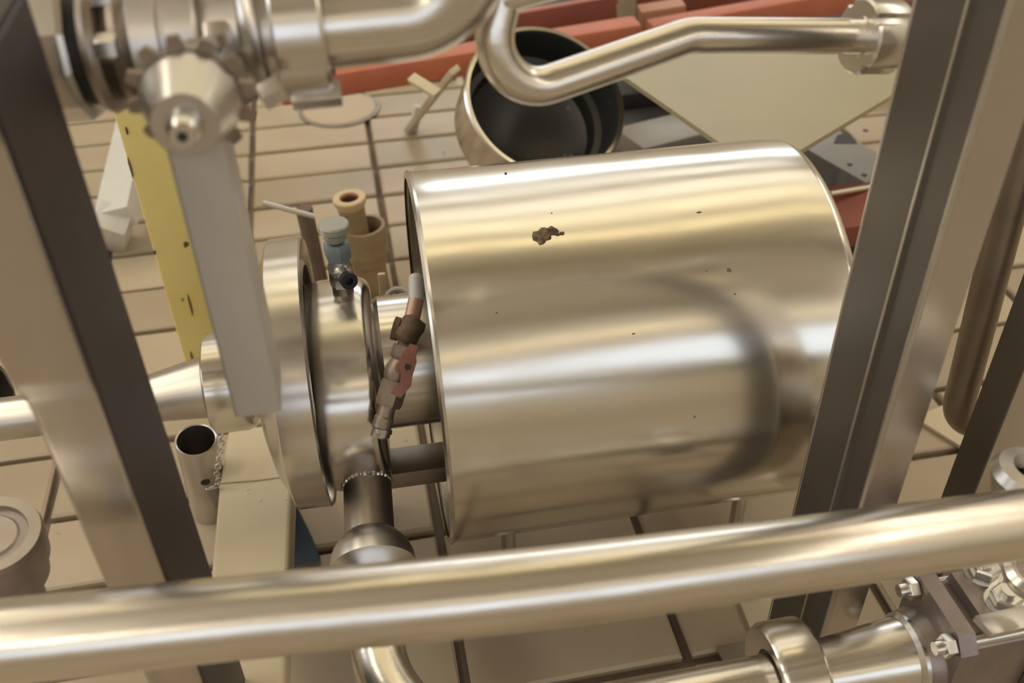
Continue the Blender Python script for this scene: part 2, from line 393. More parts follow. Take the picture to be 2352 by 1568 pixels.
# ---- sampling valve on top of the casing
vd = P(793, 640, 1.05)
dd = P(788, 672, 1.0).normalized()
base = P(792, 690, 1.045)
top = Yp(792, 690, base.y); vz = V((0, 0, 1))
vo = V((base.x, base.y, base.z))
def hz(py):                            # height above the valve foot for an image row
    k = ray(792 - (690 - py) * .155, py); s = math.hypot(vo.x, vo.y) / math.hypot(k.x, k.y); return 1 + k.z * s - vo.z
sv = obj('sampling_valve', lathe(vo - vz * .006, vz, solid([(-.004, .0145), (.003, .0125), (.006, .0112), (hz(650) + .006, .011)]), 24), M['dull'], pump)
b1 = hexnut(vo + vz * hz(652), vz, .0125, hz(610) - hz(652), n=8)
b1 = lathe(vo + vz * hz(612), vz, solid([(0, .013), (.006, .0105), (hz(588) - hz(612), .009)]), 20, b1)
obj('body', b1, M['satin'], sv)
hx = obj('hex_nut', hexnut(vo + vz * hz(592), vz, .0140, hz(556) - hz(592)), M['greyblue'], sv)
tag(hx, 'blue-grey hexagonal packing nut')
st = lathe(vo + vz * hz(560), vz, [(0, .008), (hz(545) - hz(560), .0075)], 16)
obj('stem', st, M['black'], sv)
kt = hz(515); kb = hz(552)
knob = obj('knob', lathe(vo + vz * kb, vz, solid([(0, .009), (.004, .0115), (kt - kb - .010, .0115), (kt - kb - .006, .0156), (kt - kb, .0156), (kt - kb + .0015, .0142)]), 36), M['greycap'], sv)
sd = (P(812, 648, 1.0) - P(786, 618, 1.035)).normalized(); so = vo + vz * hz(622)
obj('spout', lathe(so, sd, [(0, .011), (.012, .0105), (.014, .0085), (.030, .0085)], 20), M['satin'], sv)
tip = obj('spout_tip', lathe(so + sd * .030, sd, [(-.004, .0088), (.004, .0088), (.004, .004), (-.002, .003), (-.002, 0)], 20), M['black'], sv)
# ---- rusty ball valve hanging in front of the neck
D = lambda px, py: P(px, py, .975)
sl = smooth_path([P(955, 640, .985), P(956, 690, .980), P(943, 745, .975)], .03)
rv = obj('drain_line', lathe(sl[0], sl[0] - sl[1], [(0, .0073), (.003, .0066), (.005, .004), (.0056, 0)], 20, tube(sl, .0073, 20)), M['white'], pump)
obj('copper_sleeve', tube([P(956, 688, .979), P(945, 738, .975)], .0079, 20), mat('copper', (.50, .33, .23), .45, .5), rv)
mb = MB()
lathe(D(952, 742), D(930, 770) - D(952, 742), solid([(-.006, .010), (0, .013), (.010, .0135), (.012, .0145), (.018, .0145), (.022, .011)]), 12, mb)
lathe(D(946, 764), D(900, 752) - D(946, 764), solid([(0, .010), (.012, .0105), (.013, .012), (.019, .012), (.0195, .006)]), 12, mb)
lathe(D(938, 770), D(932, 800) - D(938, 770), solid([(0, .0095), (.013, .009)]), 14, mb)
obj('elbow', mb, M['rust'], rv)
mb = MB()
a_, b_ = D(932, 795), D(890, 935); dv = (b_ - a_).normalized()
hexnut(a_, dv, .0125, .014, mb)
lathe(a_, dv, solid([(.014, .0095), (.020, .0125), (.030, .0135), (.038, .0105)]), 16, mb)
hexnut(a_ + dv * .036, dv, .0135, .026, mb)
lathe(a_, dv, solid([(.062, .0085), (.072, .0085), (.074, .010), (.084, .010), (.086, .0085), (.094, .0085)]), 14, mb)
obj('ball_valve_body', mb, M['bronze'], rv)
mb = MB()
tw = (CAMLOC - D(930, 840)).normalized(); hc = D(936, 842) + tw * .016; hd, hu, hv = frame(tw, dv)
lathe(D(920, 845), tw, solid([(0, .006), (.014, .0055)]), 12, mb)
prism([(a_ * .86, b_ * .72) for a_, b_ in ((-.026, -.006), (-.026, .006), (-.012, .012), (0, .0125), (.010, .006), (.018, .004), (.034, .013), (.036, -.003), (.020, -.012), (.008, -.010), (-.008, -.010), (-.016, -.006))],
      0, .002, mb, O=hc, X=hu, Y=-hv, N=hd)
hd_ = obj('valve_handle', mb, M['redpaint'], rv); tag(hd_, 'worn red lever plate of the rusty ball valve')
obj('handle_screw', lathe(hc + hd * .002, hd, solid([(0, .003), (.001, .003)]), 8), M['black'], rv)
mb = tube([D(888, 940), D(876, 1003)], .0082, 16)
lathe(D(879, 985), D(876, 1003) - D(879, 985), solid([(0, .0098), (.004, .0098)]), 14, mb)
obj('nipple', mb, M['dull'], rv)
# dried splash on the shroud
def on_shroud(px, py):
    r = ray(px, py).normalized(); oc = CAMLOC - AO; oc = oc - AX * oc.dot(AX); rp = r - AX * r.dot(AX)
    A_, B_, C_ = rp.dot(rp), 2 * rp.dot(oc), oc.dot(oc) - Rs ** 2; t = (-B_ - math.sqrt(B_ * B_ - 4 * A_ * C_)) / (2 * A_)
    p = CAMLOC + r * t; q = p - AO; return p, (q - AX * q.dot(AX)).normalized()
mb = MB()
def lump(px, py, r, hgt, n=9, sx=1.0):
    p, nn = on_shroud(px, py); _, u, v = frame(nn, AX); prof_ = [(-.0005, 1.0), (hgt * .6, .75), (hgt, .35), (hgt * 1.05, 0)]
    k = len(mb.v); random.seed(int(px)); jit = [random.uniform(.7, 1.25) for _ in range(n)]
    vs, fs = [], []
    for t, q in prof_[:-1]:
        for i in range(n):
            a = 2 * math.pi * i / n; vs.append(p + nn * (t * random.uniform(.8, 1.2)) + (u * math.cos(a) * sx + v * math.sin(a)) * r * q * jit[i])
    vs.append(p + nn * hgt)
    for a in range(2):
        for i in range(n): fs.append((a * n + i, a * n + (i + 1) % n, (a + 1) * n + (i + 1) % n, (a + 1) * n + i))
    for i in range(n): fs.append((2 * n + i, 2 * n + (i + 1) % n, 3 * n))
    mb.add(vs, fs)
for a in ((1236, 545, .0075, .003), (1252, 537, .0075, .006), (1266, 532, .0062, .005), (1244, 553, .006, .003), (1278, 537, .004, .003), (1290, 537, .003, .002), (1226, 552, .0035, .001), (1258, 545, .005, .004)): lump(*a)
sp = obj('dried_dirt_lump', mb, M['dirt'], pump)
mb = MB()
for a in ((1215, 520, .003, .0004), (1212, 512, .002, .0003), (1222, 530, .003, .0004), (1161, 399, .0016, .0015), (1267, 490, .0011, .001), (1688, 675, .0012, .001), (1623, 622, .001, .0008), (1675, 620, .0032, .0006), (1141, 718, .0011, .001), (1411, 384, .001, .001), (1606, 487, .0011, .0004, 9, 3.0), (1456, 766, .0008, .0004, 9, 2.5), (1596, 957, .001, .0006)): lump(*a)
obj('specks', mb, M['dirt'], pump)['kind'] = 'stuff'
# thin vertical seam strip at the shroud's open end
obj('shroud_rim', lathe(AO, AX, [(xs0 - .0035, Rs - .006), (xs0 - .0035, Rs + .001), (xs0 - .001, Rs + .0025), (xs0 + .002, Rs + .001), (xs0 + .002, Rs - .006)], 160, mod=dent), M['steel'], pump)

# ================================================================== discharge pipework (below the front pipe)
dp = thing('discharge_pipe', ob * 1.0, 'stainless elbow pipe bending right under the front pipe, joined to the pump outlet', 'pipe')
path = smooth_path([P(851, 1250, 1.005), P(886, 1742, .865), P(1640, 1592, .885), P(1835, 1556, .895)], [.105, .2], .05)
obj('bent_tube', tube(path, .026, 36), M['pipe'], dp)
ed = (P(873, 1500, .925) - P(851, 1250, 1.005)).normalized()
obj('union_cone', lathe(P(851, 1236, 1.008), ed, solid([(0, .0285), (.006, .034), (.014, .039), (.024, .0425), (.036, .0435), (.040, .038), (.05, .030)]), 56), M['satin'], dp)
rd = (P(1640, 1592, .885) - P(1400, 1641, .872)).normalized()
pr = P(1790, 1564, .892)
obj('union_ring', lathe(pr, rd, [(-.008, .030), (-.012, .050), (-.006, .0535), (.026, .0535), (.030, .050), (.034, .035), (.03, .03)], 64), M['steel'], dp)
obj('reducer', lathe(pr, rd, [(.028, .0275), (.036, .0285), (.114, .0355), (.124, .036)], 56), M['pipe'], dp)

# ================================================================== flanged ball valve, lower right corner
bv = thing('flanged_ball_valve', P(2290, 1560, .92), 'brown-grey flanged valve with bright hexagon bolts, lower right corner', 'valve')
vc = pr + rd * .124
obj('weld_lip', lathe(vc, rd, [(-.006, .036), (-.002, .0395), (.003, .0395), (.005, .036)], 56), M['bolt'], bv)
d3, u3, v3 = frame(rd, (0, 0, 1))
fpoly = [(-.055, -.044), (.055, -.044), (.070, -.032), (.070, .032), (.055, .044), (-.055, .044), (-.070, .032), (-.070, -.032)]
obj('hub', lathe(vc, d3, solid([(.002, .040), (.016, .044)]), 40), M['cast'], bv)
obj('inlet_flange', prism(fpoly, .014, .030, O=vc, X=u3, Y=v3, N=d3), M['cast'], bv)
mb = prism([(-.058, -.036), (.050, -.036), (.060, -.026), (.060, .026), (.050, .036), (-.058, .036)], .031, .096, O=vc, X=u3, Y=v3, N=d3)
obj('body', mb, M['cast'], bv)
obj('outlet_flange', prism(fpoly, .097, .112, O=vc, X=u3, Y=v3, N=d3), M['cast'], bv)
obj('mounting_pad', prism([(.06, -.030), (.076, -.026), (.076, .030), (.06, .034)], .040, .090, O=vc, X=u3, Y=v3, N=d3), M['cast'], bv)
for uu, vv in ((.056, -.031), (.056, .031), (-.056, -.031), (-.056, .031)):
    q = vc + d3 * .004 + u3 * uu + v3 * vv; mb = hexnut(q, d3, .0105, .0095, hint=(0, 0, 1)); lathe(q, d3, solid([(-.008, .0058), (-.006, .0064), (0, .0064)]), 14, mb)
    lathe(q, d3, solid([(0, .0055), (.120, .0055)]), 12, mb)
    obj('bolt', mb, M['bolt'], bv)
for vv, top_ in ((-.019, 0), (.014, 1)):
    q = vc + d3 * .066 + u3 * .0775 + v3 * vv
    mb = hexnut(q + u3 * .002, u3, .0135, .0105, hint=(1, .2, 0)); lathe(q, u3, solid([(-.002, .017), (.0018, .017)]), 28, mb)
    lathe(q, u3, solid([(.012, .007), (.015 + .003 * top_, .0068)]), 14, mb)
    obj('bolt', mb, M['bolt'], bv)
obj('stem_ring', lathe(P(2375, 1338, .79), (0, 0, 1), [(0, .022), (.006, .026), (.012, .026), (.016, .021), (.016, .018), (0, .018)], 36), M['steel'], bv)
obj('valve_lever', bar(P(2255, 1440, .79), P(2420, 1404, .82), .02, .006, (0, 0, 1)), M['satin'], bv)

# ================================================================== suction side: reducer and union left of the pump
def tx(px):
    lo, hi = -1.5, 1.0
    for _ in range(50):
        m = (lo + hi) / 2
        if proj(ax(m))[0] < px: lo = m
        else: hi = m
    return lo
su = thing('suction_reducer', P(420, 960, 1.2), 'stainless cone reducer and union on the pump inlet, behind the white square handle', 'pipe fitting')
c1, c2 = P(335, 930, 1.15), P(485, 908, 1.15)
dsu = (ax(-.1) - ax(-.2)).normalized()
cA = ax(-.30); cB = ax(-.223)
print('tx', tx(345), tx(480), tx(583))
mb = tube([ax(-.95) + V((0, 0, -.018)), ax(tx(310) - .04) + V((0, 0, -.014)), ax(tx(310)) + V((0, 0, -.013)), ax(tx(476)) + V((0, 0, -.004)), ax(tx(482)) + V((0, 0, -.004))], [.0235, .0235, .0245, .0345, .0345], 40)
obj('cone', mb, M['satin'], su)
obj('union_nut', lathe(AO, AX, solid([(tx(480), .036), (tx(481), .050), (tx(488), .056), (tx(560), .056), (tx(576), .053), (tx(582), .046), (tx(584), .034)]), 12 * 4), M['steel'], su)
obj('liner', lathe(AO, AX, solid([(tx(580), .026), (-.170, .026)]), 40), M['dull'], su)
# dark end fitting at the frame's left edge
obj('end_ring', lathe(P(-20, 905, 1.13), P(30, 895, 1.13) - P(-20, 905, 1.13), [(-.05, .03), (-.02, .034), (0, .036), (.010, .034), (.012, .026), (0, .022)], 40), M['dark'], su)

# ================================================================== front pipe
fp = smooth_path([P(-150, 1490, .575), P(600, 1412, .595), P(1174, 1360, .605), P(1700, 1292, .635), P(2480, 1184, .73)], [2, 2, 2])
rr_ = [R(97, .58)] * len(fp)
fpo = obj('front_pipe', tube(fp, .0250, 64), M['pipe'])
tag(fpo, 'long blurred stainless pipe crossing the whole foreground, nearest to the viewer', 'pipe')
cl = thing('pipe_coupling', P(2340, 1085, .72), 'blurred grey ring fitting above the foreground pipe at the right edge', 'pipe fitting')
obj('ring', lathe(P(2352, 1120, .78), (.1, 0, 1), [(-.02, .018), (0, .026), (.012, .030), (.02, .026), (.022, .016), (.01, .012)], 40), M['satin'], cl)
obj('sleeve', lathe(P(2352, 1120, .78), (.1, 0, 1), solid([(-.05, .014), (.006, .0135)]), 30), M['dull'], cl)

# ================================================================== posts
def upright(name, label, pa, pb, pc, y, z0, z1, faces_front, wall_t=.002, bead=False):
    """square tube: pa left edge, pb near corner, pc right edge (pixels on one row); y of the near corner"""
    ta, tb, tc_ = tana(*pa), tana(*pb), tana(*pc); xb = tb * y
    if faces_front == 'left':     # front face lies left of the corner, side face right of it (post left of the camera)
        xl = ta * y; yr = xb / tc_ if tc_ else y; poly = [(xl, y), (xb, y), (xb, yr), (xl, yr)]
    else:
        xr = tc_ * y; yl = xb / ta; poly = [(xb, y), (xr, y), (xr, yl), (xb, yl)]
    print(name, [(round(a, 3), round(b, 3)) for a, b in poly])
    return poly
pl = upright('l', '', (48, 897), (222, 897), (345, 897), .455, 0, .8, 'left')
def rounded(poly, r, n=3):
    out = []; L = len(poly)
    for i in range(L):
        a, b, c = V(poly[i - 1]), V(poly[i]), V(poly[(i + 1) % L]); d1 = (a - b).normalized(); d2 = (c - b).normalized()
        for k in range(n + 1):
            s = k / n; p = b + d1 * r * (1 - s) ** 2 + d2 * r * s ** 2; out.append((p.x, p.y))
    return out
cpl = V(((pl[0][0] + pl[1][0]) / 2, (pl[1][1] + pl[2][1]) / 2, 0))
po = thing('square_post', cpl, 'dark-sided stainless square post at the left, under the valve and union', 'post')
zk = 1 + ray(140, 884).z * .455 / ray(140, 884).y
rings = [(.008, 0)] + [(zk - .03, 0), (zk - .012, .0004), (zk - .004, .0016), (zk + .002, .0034), (zk + .008, .0044), (zk + .02, .0050), (zk + .08, .0058), (.828, .0060)]
mb = MB(); rp = rounded(pl, .004); vs, fs = [], []
for z_, o__ in rings: vs += [(x_ - (o__ * .6 if x_ < (pl[0][0] + pl[1][0]) / 2 else 0), y_ - (o__ if y_ < pl[1][1] + .03 else 0), z_) for x_, y_ in rp]
nn_ = len(rp)
for r_ in range(len(rings) - 1):
    for k in range(nn_): fs.append((r_ * nn_ + k, r_ * nn_ + (k + 1) % nn_, (r_ + 1) * nn_ + (k + 1) % nn_, (r_ + 1) * nn_ + k))
fs += [tuple(range(nn_ - 1, -1, -1)), tuple(range((len(rings) - 1) * nn_, len(rings) * nn_))]
obj('tube', mb.add(vs, fs), M['postmirror'], po, sharp=50)
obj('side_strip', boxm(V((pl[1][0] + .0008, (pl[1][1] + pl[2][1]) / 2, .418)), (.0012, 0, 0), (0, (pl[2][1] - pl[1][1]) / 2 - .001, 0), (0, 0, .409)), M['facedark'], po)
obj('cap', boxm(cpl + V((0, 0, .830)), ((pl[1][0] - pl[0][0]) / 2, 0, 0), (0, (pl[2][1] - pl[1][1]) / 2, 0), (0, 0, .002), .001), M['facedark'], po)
obj('foot_plate', boxm(cpl + V((0, 0, .004)), (.05, 0, 0), (0, .06, 0), (0, 0, .004), .001), M['satin'], po)
pr_ = upright('r', '', (1911, 800), (2082, 800), (2178, 800), .52, 0, 1, 'right')
cpr = V(((pr_[0][0] + pr_[1][0]) / 2, (pr_[0][1] + pr_[2][1]) / 2, 0))
po2 = thing('square_post', cpr, 'stainless post with ribbed dark side crossing the right part, overlapping the drum shroud', 'post')
(xa_, ya_), (xb_, _), (_, yb_), _ = pr_
dY = yb_ - ya_
poly = [(xa_ + .002, ya_), (xb_ - .003, ya_), (xb_, ya_ + .003), (xb_, yb_), (xa_, yb_), (xa_, ya_ + dY * .40), (xa_ - .003, ya_ + dY * .39), (xa_ - .003, ya_ + dY * .34), (xa_ + .003, ya_ + dY * .30), (xa_ + .003, ya_ + .008), (xa_, ya_ + .006), (xa_, ya_ + .002)]
obj('tube', prism([(xa_ + .002, ya_ + .0005), (xb_, ya_), (xb_, yb_), (xa_ + .004, yb_)], .008, 1.25), M['postmirror'], po2, sharp=25)
obj('corner_edge', tube([V((xa_ + .0022, ya_ + .0012, .008)), V((xa_ + .0022, ya_ + .0012, 1.25))], .0026, 12), M['satin'], po2)
obj('bead', tube([V((xa_ - .0005, ya_ + dY * .36, .008)), V((xa_ - .0005, ya_ + dY * .36, 1.25))], .0030, 12), M['satin'], po2)
obj('rear_edge', tube([V((xa_ + .0008, yb_ - .001, .008)), V((xa_ + .0008, yb_ - .001, 1.25))], .0018, 12), M['satin'], po2)
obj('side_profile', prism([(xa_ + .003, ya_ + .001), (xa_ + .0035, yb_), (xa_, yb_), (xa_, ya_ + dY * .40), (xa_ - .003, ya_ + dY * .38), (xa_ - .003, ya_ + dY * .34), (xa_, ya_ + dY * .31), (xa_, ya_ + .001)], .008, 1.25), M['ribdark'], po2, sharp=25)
obj('foot_plate', boxm(cpr + V((0, 0, .004)), (.07, 0, 0), (0, dY * .6, 0), (0, 0, .004), .001), M['satin'], po2)
tA, tB = tana(2275, 850), tana(2350, 850)
y3 = .66; x3 = tB * y3; yb3 = x3 / tA
po3 = thing('square_post', V((x3 + .03, (y3 + yb3) / 2, 0)), 'second stainless post at the right edge, behind the ribbed post', 'post')
obj('tube', prism(rounded([(x3, y3), (x3 + .07, y3), (x3 + .07, yb3), (x3, yb3)], .004), .008, 1.3), M['post'], po3, sharp=50)
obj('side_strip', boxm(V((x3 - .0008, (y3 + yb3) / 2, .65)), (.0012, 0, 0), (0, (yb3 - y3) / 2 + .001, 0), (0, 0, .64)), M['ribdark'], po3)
print('post3', x3, y3, yb3)
# bent pipe between the two right posts
q1, q2 = Yp(2188, 985, .745), Yp(2385, 200, .73)
ub = smooth_path([q1 + (q2 - q1) * 1.5, q1, q1 + V((.22, .01, -.005))], [.055])
ubo = obj('bent_pipe', tube(ub, .0175, 32), M['dull'])
tag(ubo, 'upright stainless pipe bending right between the two right-hand posts', 'pipe')

# ================================================================== upper valve assembly (top left)
UA, UB = P(100, 116, .585), P(770, 55, .60)
UD = (UB - UA).normalized(); UL = (UB - UA).length
def ut(px): return (px - 100) / 670 * UL
uv = thing('butterfly_valve', P(430, 240, .6), 'stainless butterfly valve with conical knob, notched plate and pale square handle', 'valve')
obj('body', lathe(UA, UD, solid([(ut(318), .030), (ut(326), .040), (ut(332), .0415), (ut(392), .0415), (ut(396), .0395), (ut(402), .0395), (ut(406), .0415), (ut(470), .0415), (ut(478), .040), (ut(486), .031)]), 64), M['satin'], uv)
obj('body_neck', lathe(UA, UD, solid([(ut(215), .030), (ut(222), .038), (ut(238), .040), (ut(256), .038), (ut(262), .031), (ut(285), .0365), (ut(300), .037), (ut(320), .033)]), 56), M['dull'], uv)
obj('body_neck', lathe(UA, UD, solid([(ut(484), .033), (ut(560), .0345), (ut(570), .038), (ut(592), .041), (ut(606), .041), (ut(612), .032), (ut(640), .032)]), 56), M['satin'], uv)
for px in (490, 486):
    pass
dU, uU, vU = frame(UD, (0, -1, 0))
def around(px, ang, r):   # ang from -Y towards up
    return UA + UD * ut(px) + (V((0, -1, 0)) * math.cos(ang) + V((0, 0, 1)) * math.sin(ang)) * r
for px, an in ((482, .35), (318, .30), (318, 1.2), (482, 1.25)):
    obj('bolt', hexnut(around(px, an, .035) - UD * (.006 if px < 400 else -.001), UD if px > 400 else -UD, .0085, .012), M['satin'], uv)
SDIR = V((-.0, -1, -.06)).normalized()
S0 = UA + UD * ut(437); S0 = S0 + V((0, 0, 0))
# stem centre: pass through the knob seen at (437, 255)
kn0 = P(440, 225, .535); kn1 = P(414, 335, .492)
SDIR = (kn1 - kn0).normalized()
print('stem dir', SDIR, kn0)
obj('stem_boss', lathe(kn0 - SDIR * .055, SDIR, solid([(0, .018), (.052, .016)]), 32), M['satin'], uv)
# notched plate
def plate(n=72, r0=.0255, r1=.0345):
    pts = []
    for i in range(n):
        a = 2 * math.pi * i / n; k = i % 6
        pts.append((a, r1 if k in (0, 1, 2) else r1 - .0075))
    return pts
mb = MB(); dS, uS, vS = frame(SDIR, (0, 0, 1)); vs = []; fs = []; tp = plate()
n_ = len(tp)
for zt in (-.004, 0):
    for a, r in tp: vs.append(kn0 + dS * (zt) + (uS * math.cos(a) + vS * math.sin(a)) * r)
fs += [tuple(range(n_ - 1, -1, -1)), tuple(range(n_, 2 * n_))] + [(i, (i + 1) % n_, n_ + (i + 1) % n_, n_ + i) for i in range(n_)]
mb.add(vs, fs)
obj('notched_plate', mb, M['bronze'], uv, sharp=20)
obj('knob', lathe(kn0, SDIR, solid([(.001, .0262), (.004, .0268), (.008, .0262), (.030, .0185), (.033, .0178), (.0335, .0172)]), 56), M['bronze' if False else 'satin'], uv)
bt = lathe(kn0, SDIR, solid([(.033, .0085), (.036, .0095), (.0362, .0092), (.044, .0080), (.046, .0068)]), 30)
obj('bolt', bt, M['bolt'], uv)
obj('bolt_socket', lathe(kn0, SDIR, solid([(.0462, .003), (.0466, .003)]), 6), M['black'], uv)
# handle: upright square bar hanging from the knob
hz_y = None
tL, tM, tR = tana(408, 450), tana(539, 450), tana(576, 450)
hp = kn0 + SDIR * .016; yh = hp.y + .012
poly = [(tL * yh, yh), (tM * yh, yh), (tM * yh, tM * yh / tR), (tL * yh, tM * yh / tR)]
print('handle', poly)
def zat(px, py, y): r = ray(px, py); return 1 + r.z * y / r.y
zb = zat(592, 952, yh); zt_ = kn0.z - .012
w_h = (tM - tL) * yh
d_h = min(tM * yh / tR - yh, .03) if tM * yh / tR - yh > 0 else .02
hpoly = rounded([(tL * yh, yh), (tM * yh, yh), (tM * yh, yh + .05), (tL * yh, yh + .05)], .0025)
print('handle z', zb, zt_, w_h, d_h)
obj('handle', prism(hpoly, zb, zt_), M['handle'], uv, sharp=50)
obj('handle_hub', lathe(kn0 - SDIR * .018, SDIR, solid([(0, .017), (.016, .017)]), 24), M['dull'], uv)

lu = thing('pipe_union', UA, 'wide stainless union nut at the top left corner, left of the butterfly valve', 'pipe fitting')
obj('nut', lathe(UA, UD, solid([(ut(50), .034), (ut(54), .041), (ut(62), .043), (ut(184), .043), (ut(196), .041), (ut(200), .034)]), 12, hint=(0, 0, 1)), M['steel'], lu, sharp=20)
obj('liner', lathe(UA, UD, solid([(ut(198), .0335), (ut(222), .0335)]), 48), M['dark'], lu)
obj('pipe_end', lathe(UA, UD, solid([(ut(-420), .030), (ut(-30), .030), (ut(-20), .037), (ut(20), .037), (ut(50), .033)]), 48), M['dull'], lu)

up = thing('elbow_pipe', UB, 'stainless pipe from the clamp curving up out of the top edge', 'pipe')
pth = smooth_path([UA + UD * ut(740), P(1060, 27, .61), P(1110, -260, .56)], [.09])
obj('bent_tube', tube(pth, .0262, 44), M['pipe'], up)
cr = thing('pipe_clamp', UA + UD * ut(690), 'broad stainless clamp with wing screw between butterfly valve and curved pipe', 'clamp')
obj('band', lathe(UA, UD, [(ut(634), .034), (ut(636), .042), (ut(642), .0435), (ut(742), .0435), (ut(750), .042), (ut(752), .030)], 64), M['steel'], cr)
obj('lug', boxm(around(705, -.85, .043), UD * .015, V((0, -.004, -.004)), V((0, -.005, .005)), .001), M['satin'], cr)
obj('screw', tube([P(548, 240, .56), P(640, 178, .56)], .0032, 14), M['bronze'], cr)
wn = hexnut(P(600, 225, .56), P(650, 196, .56) - P(600, 225, .56), .0085, .014)
obj('wing_nut', wn, M['satin'], cr)

# ---- slim bent pipe to the right
bpp = thing('bent_tube_line', P(1300, 200, .66), 'slim stainless pipe with U-bend running right to the round nut', 'pipe')
pth = smooth_path([P(1180, -150, .62), P(1104, 60, .635), P(1118, 238, .66), P(1255, 222, .665), P(1570, 84, .70), P(1990, 83, .745)], [.09, .055, .055, .05])
pth = smooth_path([P(1185, -160, .62), P(1098, 250, .655), P(1585, 82, .70), P(1990, 83, .745)], [.040, .05])
obj('bent_tube', tube(pth, .0130, 36), M['pipe'], bpp)
tb = tube(smooth_path([P(1150, -5, .63), P(1220, -28, .63), P(1330, -60, .63)], [.05]), .0115, 24)
obj('branch', tb, M['pipe'], bpp)
nd = (P(1990, 83, .745) - P(1700, 83, .715)).normalized()
nu = P(1968, 83, .743)
def nutmod(a, t, r): return r - (.003 if (r > .024 and abs(((a / (math.pi / 2)) % 1) - .5) < .07) else 0)
obj('round_nut', lathe(nu, nd, [(0, .0138), (0, .0262), (.002, .028), (.028, .028), (.032, .0265), (.034, .018)], 72, mod=nutmod), M['bolt'], bpp)
obj('liner', lathe(nu, nd, [(-.001, .0128), (-.001, .0155), (.002, .0155)], 40), M['steel'], bpp)
obj('far_tube', tube([nu + nd * .03, nu + nd * .09], .0135, 24), M['pipe'], bpp)

# ================================================================== yellow leg
yl = thing('yellow_leg', Z(470, 925, 0), 'yellow painted square leg with chipped edges, left of the white handle', 'leg')
fy = Z(470, 925, 0)
ty0, ty1 = tana(288, 350), tana(398, 350)
ey = fy.y; xl_, xr_ = tana(330, 500) * ey, tana(430, 500) * ey
zt = zat(300, 206, ey)
print('yellow', xl_, xr_, ey, zt)
obj('tube', prism(rounded([(xl_, ey), (xr_, ey), (xr_, ey + .05), (xl_, ey + .05)], .003), .004, zt), M['yellow'], yl, sharp=50)
obj('foot_plate', boxm(V(((xl_ + xr_) / 2, ey + .025, .003)), (.045, 0, 0), (0, .04, 0), (0, 0, .003), .001), M['yellow'], yl)

for (px, py, hh) in ((297, 385, .016), (291, 300, .006), (441, 822, .014), (352, 580, .004), (437, 700, .020)):
    q = Yp(px, py, ey - .0006)
    q.x = min(max(q.x, xl_ + .0015), xr_ - .001)
    obj('paint_chip', prism([(-.001, -hh), (.0012, -hh * .6), (.0016, hh * .2), (.0004, hh), (-.0012, hh * .5)], 0, .0008, O=q, X=(1, 0, 0), Y=(0, 0, 1), N=(0, -1, 0)), M['rust'], yl)
# ================================================================== cream support beam under the pump
A1, B1 = Z(585, 985, .045), P(572, 1330, 1.0)
sb = thing('support_beam', (A1.x, A1.y, 0), 'cream painted box beam running under the clamp ring of the pump', 'beam')
L_ = (B1 - A1)
ext = B1 + L_ * .35
mb = MB(); d, u, v = frame(ext - A1, (0, 0, 1))
def sec(p, wl_, wr, th): return [p - v * wl_, p + v * wr, p + v * wr - u * th, p - v * wl_ - u * th]
e = frame(ext - A1, (0, 0, 1))
vs = sec(A1, -.0, 0, 0)
def pts_beam(rows, th):
    vs_, fs_ = [], []
    for (l, r) in rows:
        vs_ += [l, r, r - V((0, 0, th)), l - V((0, 0, th))]
    for i in range(len(rows) - 1):
        for k in range(4): fs_.append((i * 4 + k, i * 4 + (k + 1) % 4, i * 4 + 4 + (k + 1) % 4, i * 4 + 4 + k))
    fs_ += [(3, 2, 1, 0), tuple(range(len(rows) * 4 - 4, len(rows) * 4))]
    return MB().add(vs_, fs_)
rows = [(P(524, 985, 1.37), P(648, 972, 1.37)), (P(503, 1110, 1.22), P(672, 1092, 1.22)), (P(485, 1310, 1.06), P(664, 1288, 1.06)), (P(500, 1600, .88), P(652, 1580, .88))]
bmo = obj('box_section', pts_beam(rows, .038), M['cream'], sb)
bm_ = bmo.modifiers.new('b', 'BEVEL'); bm_.width = .005; bm_.segments = 3; bm_.limit_method = 'ANGLE'; bm_.angle_limit = .6
obj('weld_seam', tube([P(503, 1108, 1.219), P(590, 1101, 1.216), P(672, 1091, 1.219)], .0014, 8), M['cream'], sb)
bl = thing('blue_bracket', Z(710, 1280, 0), 'small dark blue bracket on the tiles, right of the cream beam', 'bracket')
q0 = Z(705, 1290, 0)
obj('plate', prism([(-.018, 0), (.018, 0), (.010, .03), (-.006, .075), (-.018, .075)], 0, .02, O=q0 + V((0, .0, 0)), X=(1, 0, 0), Y=(0, .75, .75), N=(0, -.6, .6)), M['blue'], bl)
obj('web', boxm(q0 + V((-.019, .03, .03)), (.003, 0, 0), (0, .035, 0), (0, 0, .03), .001), M['dark'], bl)

# ================================================================== small things on the floor behind the pump
# steel cup with chain
cb = Z(486, 1172, 0); ct = P(450, 1010, 1.225)
cdir = (ct - cb); cup = thing('steel_sleeve', cb, 'open steel tube standing on the tiles beside the cream beam', 'tube')
Lc = cdir.length
obj('wall', lathe(cb + V((0, 0, .001)), cdir, [(0, .0255), (Lc - .001, .0255), (Lc, .0248), (Lc - .001, .0232), (.004, .0232), (.004, 0)], 48), M['satin'], cup)
sc_ = P(474, 1116, 1.245); n0 = (CAMLOC - sc_); n0.z = 0; ac = cb + cdir * ((sc_ - cb).dot(cdir) / cdir.dot(cdir)); n0 = ((sc_ - ac) * 1).normalized()
obj('slot', lathe(ac + n0 * .0250, n0, solid([(0, .006), (.0008, .006)]), 16), M['dark'], cup)
ch = thing('chain', P(505, 1060, 1.21), 'thin steel chain hanging between open steel tube and cream beam', 'chain')
